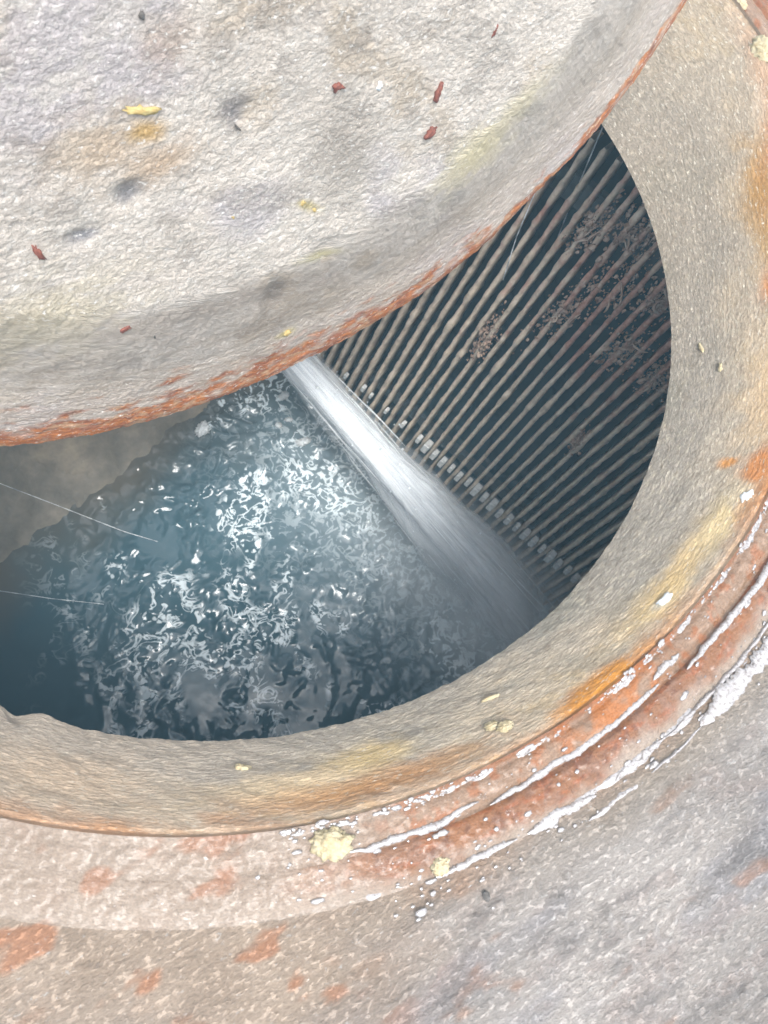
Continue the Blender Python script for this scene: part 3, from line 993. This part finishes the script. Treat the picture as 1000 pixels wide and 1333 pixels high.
cover_bits = [
    # u, v, half-length, half-width, angle (in face), material, name, label, category
    (.1627, -.2147, .0050, .0016, 1.15, M_RED, "rust_flake", "dark red fleck near the top of the cover, right of the others", "flake"),
    (.1217, -.2420, .0080, .0022, 1.25, M_RED, "rust_flake", "upright orange-red streak on the cover above the slanting red fleck", "flake"),
    (.1183, -.2700, .0075, .0028, .60, M_RED, "rust_flake", "slanting dark red fleck on the cover left of the cream patch", "flake"),
    (.0440, -.2148, .0042, .0026, .20, M_RED, "rust_flake", "small orange-red chip high in the middle of the cover", "flake"),
    (-.1499, -.2524, .0080, .0019, 1.75, M_RED, "rust_flake", "upright brown-red splinter at the left side of the cover", "flake"),
    (-.1185, -.3279, .0045, .0019, .15, M_RED, "rust_flake", "small red fleck low on the cover's left, above the rusty edge", "flake"),
    (-.0744, -.1926, .0105, .0026, -.30, M_YEL, "paint_flake", "curved yellow flake high on the left of the cover", "flake"),
    (.0167, -.2844, .0022, .0019, .3, M_YEL, "paint_flake", "tiny yellow chip in the middle of the cover, upper of two", "flake"),
    (.0250, -.2936, .0016, .0016, .3, M_YEL, "paint_flake", "tiny yellow chip in the middle of the cover, lower of two", "flake"),
    (-.0015, -.3995, .0040, .0022, .1, M_YEL, "paint_flake", "pale yellow crumb just above the rusty edge over the jet", "flake"),
    (-.0335, -.2747, .0020, .0014, .5, M_YEL, "paint_flake", "faint yellow speck left of the middle of the cover", "flake"),
    (-.0638, -.1486, .0018, .0018, 0, M_DARKCHIP, "grit_speck", "dark round grit speck at the upper edge of the cover", "grit"),
    (-.0225, -.2190, .0036, .0006, 2.2, M_DARKCHIP, "grit_speck", "thin dark splinter beside the grey smudge on the cover", "grit"),
    (.0740, -.2231, .0030, .0026, .3, M_FOAM, "lime_chip", "white lime chip beside the orange-red chip on the cover", "chip"),
    (-.102, -.345, .0022, .0007, 1.5, M_DARKCHIP, "grit_speck", "short dark upright splinter low on the left of the cover", "grit"),
]
for i, (u, v, a, b_, ang, mat, nm, lab, cat) in enumerate(cover_bits):
    me = flake_mesh(nm, a, b_ * 1.25, 260 + i)
    o = link_mesh(nm, me, mat)
    place(o, cover_point(u, v, .0009), CN, C1, ang)
    tag(o, lab, cat)


# ------------------------------------------------------------------ crumbs and water on the frame
def ring_point(td, r=None, f=None, lift=0.0):
    td = td + float(dtheta(td)) * (1 if f is None else f)
    t = math.radians(td)
    if f is not None:
        s = f
        r = R0 + (R1 - R0) * s ** 1.06; z = ZT * s ** .97
        n = np.array([-.75 * math.cos(t), -.75 * math.sin(t), .66]); r = r + float(shift(td)) * f
    else:
        z = float(ring_height(np.array([r]), np.array([t]))[0]); n = np.array([0, 0, 1.0]); r = r + float(shift(td))
    return np.array([r * math.cos(t), r * math.sin(t), z]) + n * lift, n, np.array([-math.sin(t), math.cos(t), 0])


ring_bits = [
    (19.1, dict(f=.97), .011, .009, .55, M_CLUMP, "mortar_crumb", "big cream mortar lump on the seat ring at the upper right corner"),
    (25.0, dict(r=.396), .006, .005, .5, M_CLUMP, "mortar_crumb", "cream crumb on rust near the top edge beside the cover"),
    (-67.7, dict(f=.77), .0050, .0036, .5, M_CLUMP, "mortar_crumb", "cream crumb stuck on the collar above the lower water line"),
    (-68.4, dict(f=.70), .0042, .0030, .5, M_CLUMP, "mortar_crumb", "smaller cream crumb touching the one above the lower water line"),
    (-84.6, dict(r=.4016), .0105, .0075, .5, M_CLUMP, "mortar_crumb", "large pale crumb on the seat ring at the bottom of the picture"),
    (-77.5, dict(r=.428), .0050, .0042, .5, M_CLUMP, "mortar_crumb", "small tan crumb on the rusty rim near the bottom of the picture"),
    (-13.0, dict(f=.24), .0048, .0016, .3, M_CLUMP, "lime_fleck", "white upright fleck on the right collar wall, left of two"),
    (-16.7, dict(f=.40), .0050, .0014, .3, M_CLUMP, "lime_fleck", "white upright fleck on the right collar wall, right of two"),
    (-48.3, dict(f=.78), .0062, .0032, .35, M_FOAM, "lime_fleck", "white lime patch in the cream smear on the lower right collar"),
    (-34.9, dict(f=.86), .0050, .0034, .35, M_FOAM, "lime_fleck", "white crust beside the orange rust on the right collar"),
    (-66.0, dict(f=.42), .0062, .0013, .3, M_CLUMP, "mortar_crumb", "thin pale streak of mortar low on the bottom collar"),
    (-75.2, dict(r=.4500), .0018, .0026, .7, M_DARKCHIP, "grit_speck", "dark grit speck on the wet ground below the rusty rim"),
    (-90.0, dict(f=.36), .0048, .0020, .35, M_CLUMP, "mortar_crumb", "pale crumb on the bottom collar near the pit's lip"),
]
for i, (td, kw, a, b_, fl_, mat, nm, lab) in enumerate(ring_bits):
    p, n, tg = ring_point(td, lift=.0008, **kw)
    me = flake_mesh(nm, a * 1.15, b_ * 1.3, 90 + i, .0006) if (nm == "lime_fleck" or a > b_ * 2) else blob_mesh(nm, (a, b_), 90 + i, fl_ * .7, 4, .40, 3.6)
    o = link_mesh(nm, me, mat)
    place(o, p, n, tg, random.uniform(-.2, .2))
    tag(o, lab, "crumb" if nm == "mortar_crumb" else ("fleck" if nm == "lime_fleck" else "grit"))


def film(name, t0, t1, rc, hw, seed, label, nz=.8, wob=.0, lift=.0012, taper=3.0, group=None):
    """water with painted sky glare, lying in a groove: an irregular strip with a rounded meniscus."""
    n = max(24, int(abs(t1 - t0) / .10))
    td = np.linspace(t0, t1, n)
    end = np.minimum(np.abs(td - t0), np.abs(td - t1)) / taper
    w = hw * np.clip(end, 0, 1) ** .5
    wa = w * (1 + nz * 2 * (fbm(td * .9, td * 0 + 1.3, seed, 4) - .5) + nz * .9 * (fbm(td * 4, td * 0, seed + 3, 3) - .5))
    wb = w * (1 + nz * 2 * (fbm(td * .9, td * 0 + 7.3, seed + 5, 4) - .5) + nz * .9 * (fbm(td * 4, td * 0, seed + 8, 3) - .5))
    wa, wb = np.maximum(wa, .00015), np.maximum(wb, .00015)
    cen = rc + wob * (fbm(td * .35, td * 0 + 3, seed + 11, 3) - .5)
    tdr = td + dtheta(td)
    xs = np.array([-1, -.85, -.5, 0, .5, .85, 1]); hs_ = np.array([-1.6, .25, .8, 1, .8, .25, -1.6])
    P = np.zeros((n, 7, 3))
    for j in range(7):
        r = cen + np.where(xs[j] < 0, wa * xs[j], wb * xs[j])
        t = np.radians(tdr)
        z = ring_height(cen, t) + lift + .0009 * hs_[j] * np.clip(w / hw, .05, 1)
        r = r + shift(tdr)
        P[:, j] = np.stack([r * np.cos(t), r * np.sin(t), z], -1)
    me = grid_mesh(name, P, flip=True)
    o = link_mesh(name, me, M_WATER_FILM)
    tag(o, label, "puddle", group)
    return o


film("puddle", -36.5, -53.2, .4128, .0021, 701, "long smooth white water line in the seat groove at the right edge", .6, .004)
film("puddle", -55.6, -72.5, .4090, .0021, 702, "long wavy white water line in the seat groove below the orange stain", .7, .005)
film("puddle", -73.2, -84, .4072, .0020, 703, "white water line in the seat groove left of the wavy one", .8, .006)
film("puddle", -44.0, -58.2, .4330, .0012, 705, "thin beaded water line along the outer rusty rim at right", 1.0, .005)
film("puddle", -44.5, -55.6, .4425, .0058, 706, "broad glare-white puddle on the cement outside the rim at right", .8, .006)
film("puddle", -55.4, -60.8, .4415, .0011, 707, "narrow water trickle joining the two glare-white puddles at right", .7, .004)
film("puddle", -58.0, -63.2, .4335, .0042, 708, "glare-white pool against the rusty rim, right of the dry lumps", .9, .004)
film("puddle", -61.5, -66.5, .4425, .0026, 709, "small bright pool on the cement below the glare-white pool", .8, .004)
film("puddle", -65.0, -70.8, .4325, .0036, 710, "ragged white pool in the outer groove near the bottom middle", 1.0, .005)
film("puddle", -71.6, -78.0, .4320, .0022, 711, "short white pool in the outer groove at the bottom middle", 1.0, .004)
film("puddle", -52.6, -55.9, .4035, .0034, 712, "lump of water painted white with sky glare on the seat ring beside the water line's gap", 1.0, .003)


# shallow water standing among the relief: the rough metal pokes through and gives it a ragged outline
def pool(t0, t1, r0, r1, level, seed, label, vary=.0013):
    td = np.linspace(t0, t1, max(20, int(abs(t1 - t0) / .2)))
    rr = np.linspace(r0, r1, 24)
    T, Rr = np.meshgrid(td, rr, indexing='ij')
    tdr = T + dtheta(T)
    e = np.minimum(np.minimum(T - min(t0, t1), max(t0, t1) - T) / 1.5, np.minimum(Rr - r0, r1 - Rr) / .0025)
    z = ZT + level + vary * 2 * (fbm(T * .55, Rr * 160, seed, 3) - .5) - .004 * (1 - sstep(0, 1, e))
    t = np.radians(tdr); r = Rr + shift(tdr)
    P = np.stack([r * np.cos(t), r * np.sin(t), z], -1)
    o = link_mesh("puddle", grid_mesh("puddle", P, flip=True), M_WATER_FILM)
    tag(o, label, "puddle")


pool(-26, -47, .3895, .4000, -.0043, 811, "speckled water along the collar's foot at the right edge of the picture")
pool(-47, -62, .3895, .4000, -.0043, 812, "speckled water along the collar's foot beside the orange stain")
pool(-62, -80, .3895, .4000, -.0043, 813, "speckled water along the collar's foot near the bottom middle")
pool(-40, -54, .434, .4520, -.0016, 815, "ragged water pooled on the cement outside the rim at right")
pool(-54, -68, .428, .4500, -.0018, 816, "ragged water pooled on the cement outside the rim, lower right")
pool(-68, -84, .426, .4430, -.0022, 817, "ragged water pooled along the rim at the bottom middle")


def build_glint_beads():  # bright sky speckle on the wet ring, built as pale beads
    V = []; F = []
    base = bmesh.new(); bmesh.ops.create_icosphere(base, subdivisions=2, radius=1)
    bv = np.array([v.co[:] for v in base.verts]); bf = [[v.index for v in f.verts] for f in base.faces]
    base.free()
    rr = np.random.default_rng(5)
    n = 0
    specs = []
    for _ in range(520):
        td = rr.uniform(-88, -26)
        if rr.random() > sstep(.34, .62, fbm(np.array(td * .8), np.array(.3), 801, 3)) * .9 + .08:
            continue
        specs.append((td, .3928 + rr.normal(0, .0012), rr.gamma(2.0, .00022) + .0002))
    for _ in range(110):
        specs.append((rr.uniform(-90, -34), rr.uniform(.396, .430), rr.gamma(1.6, .00022) + .00025))
    for _ in range(130):
        specs.append((rr.uniform(-82, -40), rr.normal(.437, .006), rr.gamma(1.8, .00028) + .00025))
    for td, r, s_ in specs:
        tdr = td + float(dtheta(td)); t = math.radians(tdr)
        z = float(ring_height(np.array([r]), np.array([t]))[0]); r = r + float(shift(tdr))
        p = bv * (1 + .16 * rr.normal(size=(len(bv), 1))) * s_ * np.array([1, rr.uniform(1.0, 2.6), .35])
        ca, sa = math.cos(t), math.sin(t)
        V.append(np.stack([p[:, 0] * ca - p[:, 1] * sa + r * ca, p[:, 0] * sa + p[:, 1] * ca + r * sa, p[:, 2] + z + .0005], -1))
        F += [[i + n for i in f] for f in bf]; n += len(bv)
    o = link_mesh("glint_beads", pydata("glint_beads", np.concatenate(V), F), M_WATER_FILM)
    tag(o, "white beads standing in for sky glints, scattered along the rusty seat grooves", "glare_speckle", kind="stuff")


build_glint_beads()


# ------------------------------------------------------------------ jet of water
def build_jet():
    root = empty("water_jet", tuple(JET_A))
    tag(root, "white jet of water shooting from behind the cover past the screen", "water jet")
    m, nt, b = new_mat("aerated_water")
    b.inputs['Base Color'].default_value = (0.88, 0.92, 0.95, 1)
    b.inputs['Roughness'].default_value = 0.35
    uv = nt.nodes.new('ShaderNodeUVMap'); uv.uv_map = "UVMap"
    mp = nt.nodes.new('ShaderNodeMapping'); mp.inputs['Scale'].default_value = (3.2, 26, 1)
    nt.links.new(uv.outputs[0], mp.inputs[0])
    nz = tex_noise(nt, 1.0, 5, 0.7, vec=mp.outputs[0])
    at = nt.nodes.new('ShaderNodeAttribute'); at.attribute_name = "dens"
    al = ramp(nt, nz, [(0.28, (0, 0, 0)), (0.60, (1, 1, 1))])
    ml = nt.nodes.new('ShaderNodeMath'); ml.operation = 'MULTIPLY'
    nt.links.new(al, ml.inputs[0]); nt.links.new(at.outputs['Fac'], ml.inputs[1])
    nt.links.new(ml.outputs[0], b.inputs['Alpha'])
    ns, sides = 90, 40
    t = np.linspace(0, 1.03, ns)
    path = JET_A + np.outer(t, JET_B - JET_A)
    path[:, 2] += 0.030 * t * (1 - t)
    ax = (JET_B - JET_A) / np.linalg.norm(JET_B - JET_A)
    a = np.cross(ax, [0, 0, 1]); a /= np.linalg.norm(a); bb = np.cross(ax, a)
    an = np.linspace(0, 2 * np.pi, sides, endpoint=False)
    for k, (sc, dn) in enumerate([(.45, 1.0), (.70, 1.0), (.95, .8), (1.2, .45), (1.45, .2)]):
        rad_ = (0.017 + 0.030 * t ** 1.7) * sc
        T, A = np.meshgrid(t, an, indexing='ij')
        rr = np.repeat(rad_[:, None], sides, 1) * (1 + (.35 + .9 * T) * (fbm(T * 5, np.sin(A) * 2.2 + np.cos(A) * 1.7 + k * 5, 901 + k, 3) - .5) + .25 * (fbm(T * 30, A * 4, 911 + k, 3) - .5))
        P = path[:, None, :] + (rr * np.cos(A))[..., None] * a + (rr * np.sin(A))[..., None] * bb
        me = grid_mesh("stream", P.transpose(1, 0, 2), closed_u=True)
        dens = np.repeat((dn * (1 - .12 * sstep(.6, 1.03, t)))[:, None], sides, 1)
        set_scalar(me, "dens", dens.T)
        uvl = me.uv_layers.new(name="UVMap")
        li = np.zeros(len(me.loops), dtype=np.int32); me.loops.foreach_get("vertex_index", li)
        uu = T.T.ravel()[li]; vv = (np.abs(A.T.ravel()[li] / np.pi - 1) + k * 1.37)
        uvl.data.foreach_set("uv", np.stack([uu, vv], -1).astype(np.float32).ravel())
        link_mesh("stream", me, m, root)
    # flung strands and droplets beside the stream
    V = []; F = []; n = 0
    rr = np.random.default_rng(3)
    for i in range(70):
        t0 = rr.uniform(0.05, .95); L = rr.uniform(.03, .16)
        off = rr.normal(0, 1, 2); off /= np.hypot(*off); mag = (0.017 + .036 * t0 ** 1.4) * rr.uniform(.8, 1.45)
        p0 = JET_A + (JET_B - JET_A) * t0 + np.array([0, 0, .03 * t0 * (1 - t0)]) + (a * off[0] + bb * off[1]) * mag
        d = ax + (a * off[0] + bb * off[1]) * rr.uniform(-.02, .08); d /= np.linalg.norm(d)
        pts = p0 + np.outer(np.linspace(0, L, 7), d)
        w = rr.uniform(.0004, .0011) * np.sin(np.linspace(.15, np.pi - .15, 7))
        if (pts[:, 2] < WZ).any():
            continue
        tb = tube(pts, w, 5)
        V.append(tb.reshape(-1, 3))
        for q in range(6):
            for k in range(5):
                F.append((n + q * 5 + k, n + q * 5 + (k + 1) % 5, n + (q + 1) * 5 + (k + 1) % 5, n + (q + 1) * 5 + k))
        n += 35
    drop = bmesh.new(); bmesh.ops.create_icosphere(drop, subdivisions=1, radius=1)
    dv = np.array([v.co[:] for v in drop.verts]); df = [[v.index for v in f.verts] for f in drop.faces]; drop.free()
    for i in range(420):                      # droplets thrown off the stream and up from where it lands
        if i < 170:
            t0 = rr.uniform(.1, 1.0); off = rr.normal(0, 1, 2); off /= np.hypot(*off)
            p = JET_A + (JET_B - JET_A) * t0 + np.array([0, 0, .03 * t0 * (1 - t0)]) + (a * off[0] + bb * off[1]) * (0.018 + .040 * t0 ** 1.4) * rr.uniform(.9, 1.7)
        else:
            p = JET_B + np.array([rr.normal(-.03, .05), rr.normal(.02, .05), abs(rr.normal(0, .022))])
        if p[2] < WZ + .004:
            p[2] = WZ + .004
        sz = rr.gamma(1.8, .00045) + .0004
        V.append(dv * sz * np.array([1, 1, .9]) + p + 0 * ax); F += [tuple(n + q for q in f) for f in df]; n += len(dv)
    o = link_mesh("spray_strands", pydata("spray_strands", np.concatenate(V), F), M_FOAM, root)
    o["kind"] = "stuff"


build_jet()


def build_mist():
    bm = bmesh.new()
    bmesh.ops.create_icosphere(bm, subdivisions=3, radius=1)
    me = bpy.data.meshes.new("spray_mist"); bm.to_mesh(me); bm.free()
    m = bpy.data.materials.new("fine_spray"); m.use_nodes = True
    nt = m.node_tree; nt.nodes.clear()
    out = nt.nodes.new('ShaderNodeOutputMaterial')
    vs = nt.nodes.new('ShaderNodeVolumeScatter')
    vs.inputs['Color'].default_value = (0.95, 0.97, 0.99, 1)
    tc = nt.nodes.new('ShaderNodeTexCoord')
    ln = nt.nodes.new('ShaderNodeVectorMath'); ln.operation = 'LENGTH'
    nt.links.new(tc.outputs['Object'], ln.inputs[0])
    mr = nt.nodes.new('ShaderNodeMapRange')
    mr.inputs[1].default_value = 1.0; mr.inputs[2].default_value = 0.15; mr.inputs[3].default_value = 0; mr.inputs[4].default_value = 1
    nt.links.new(ln.outputs['Value'], mr.inputs[0])
    nz = tex_noise(nt, 2.6, 3, .6, vec=tc.outputs['Object'])
    nr = nt.nodes.new('ShaderNodeMapRange'); nr.inputs[1].default_value = .35; nr.inputs[2].default_value = .7
    nt.links.new(nz, nr.inputs[0])
    mu = nt.nodes.new('ShaderNodeMath'); mu.operation = 'MULTIPLY'
    nt.links.new(mr.outputs[0], mu.inputs[0]); nt.links.new(nr.outputs[0], mu.inputs[1])
    m2 = nt.nodes.new('ShaderNodeMath'); m2.operation = 'MULTIPLY'; m2.inputs[1].default_value = 26.0
    nt.links.new(mu.outputs[0], m2.inputs[0]); nt.links.new(m2.outputs[0], vs.inputs['Density'])
    nt.links.new(vs.outputs[0], out.inputs['Volume'])
    me.materials.append(m)
    o = bpy.data.objects.new("spray_mist", me); COL.objects.link(o)
    d = JET_B - JET_A; d[2] = 0; d /= np.linalg.norm(d)
    place(o, JET_B + np.array([-.055, .015, .045]), (0, 0, 1), d)
    o.scale = (.24, .16, .085)
    tag(o, "pale spray mist where the jet strikes the water", "mist", kind="stuff")


build_mist()

# ------------------------------------------------------------------ threads and floating foam
threads = [
    ([(-0.335, 0.006, -0.49), (-0.29, -0.0136, -0.50), (-0.225, -0.036, -0.52), (-0.144, -0.066, -0.54), (-.10, -.078, -.55)], .00042, "pale thread slanting across the pit from the left below the cover"),
    ([(-0.335, -0.142, -0.51), (-0.285, -0.148, -0.52), (-0.225, -0.157, -0.532), (-0.164, -0.164, -0.54)], .00038, "faint thread over the dark water at the left edge of the picture"),
    ([(0.342, 0.198, 0.0), (0.3467, 0.1947, -0.05), (0.3508, 0.1888, -0.10), (0.3600, 0.1900, -0.16), (0.3680, 0.1850, -0.22)], .0007, "thin dripping thread hanging where the cover meets the collar"),
    ([(0.290, 0.165, -0.05), (0.2948, 0.1598, -0.10), (0.3001, 0.1579, -0.17), (0.3091, 0.1524, -0.24)], .0006, "thin dripping thread hanging from the rusty edge before the bars"),
]
for path, r, lab in threads:
    pts = np.array(path)
    tt = np.linspace(0, len(pts) - 1, 24)
    P = np.stack([np.interp(tt, range(len(pts)), pts[:, k]) for k in range(3)], -1)
    o = tube_obj("thread", P, np.full(24, r), M_THREAD)
    tag(o, lab, "thread", "threads hanging in the pit")

flecks = [
    (0.0828, 0.1957, .0085, .0060, "white foam fleck on the water right under the rusty cover edge by the jet"),
    (0.0894, 0.1536, .0060, .0036, "small oval foam fleck on the water, right one of a pair"),
    (0.0732, 0.1438, .0052, .0040, "small oval foam fleck on the water, left one of a pair"),
    (-0.0449, 0.1344, .0130, .0085, "ragged foam patch on the water left of the jet, below the cover"),
    (0.1120, 0.1153, .0110, .0060, "ragged foam streak on the water beside the upper jet"),
]
for i, (x, y, a, b_, lab) in enumerate(flecks):
    o = link_mesh("foam_fleck", blob_mesh("foam_fleck", (a, b_), 140 + i, .25, 4, .55, 3.4), M_FOAM)
    place(o, (x, y, WZ + .003), (0, 0, 1), (1, .3, 0), random.uniform(-.6, .6))
    tag(o, lab, "foam")

# ------------------------------------------------------------------ haze added to lift the dark tones in the pit
def build_haze():
    x, z0, z1 = 45.0, -2.1, 0.95
    V = [(sx * x, sy * x, z) for z in (z0, z1) for sx, sy in ((-1, -1), (1, -1), (1, 1), (-1, 1))]
    F = [(3, 2, 1, 0), (4, 5, 6, 7), (0, 1, 5, 4), (1, 2, 6, 5), (2, 3, 7, 6), (3, 0, 4, 7)]
    m = bpy.data.materials.new("tone_lift_haze"); m.use_nodes = True
    nt = m.node_tree; nt.nodes.clear()
    out = nt.nodes.new('ShaderNodeOutputMaterial')
    pv = nt.nodes.new('ShaderNodeVolumePrincipled')
    pv.inputs['Color'].default_value = (0.50, 0.80, 1.0, 1)
    pv.inputs['Density'].default_value = 0.065
    nt.links.new(pv.outputs[0], out.inputs['Volume'])
    o = link_mesh("haze", pydata("haze", V, F), m, None, False)
    tag(o, kind="stuff")


build_haze()
scene.render.film_transparent = False
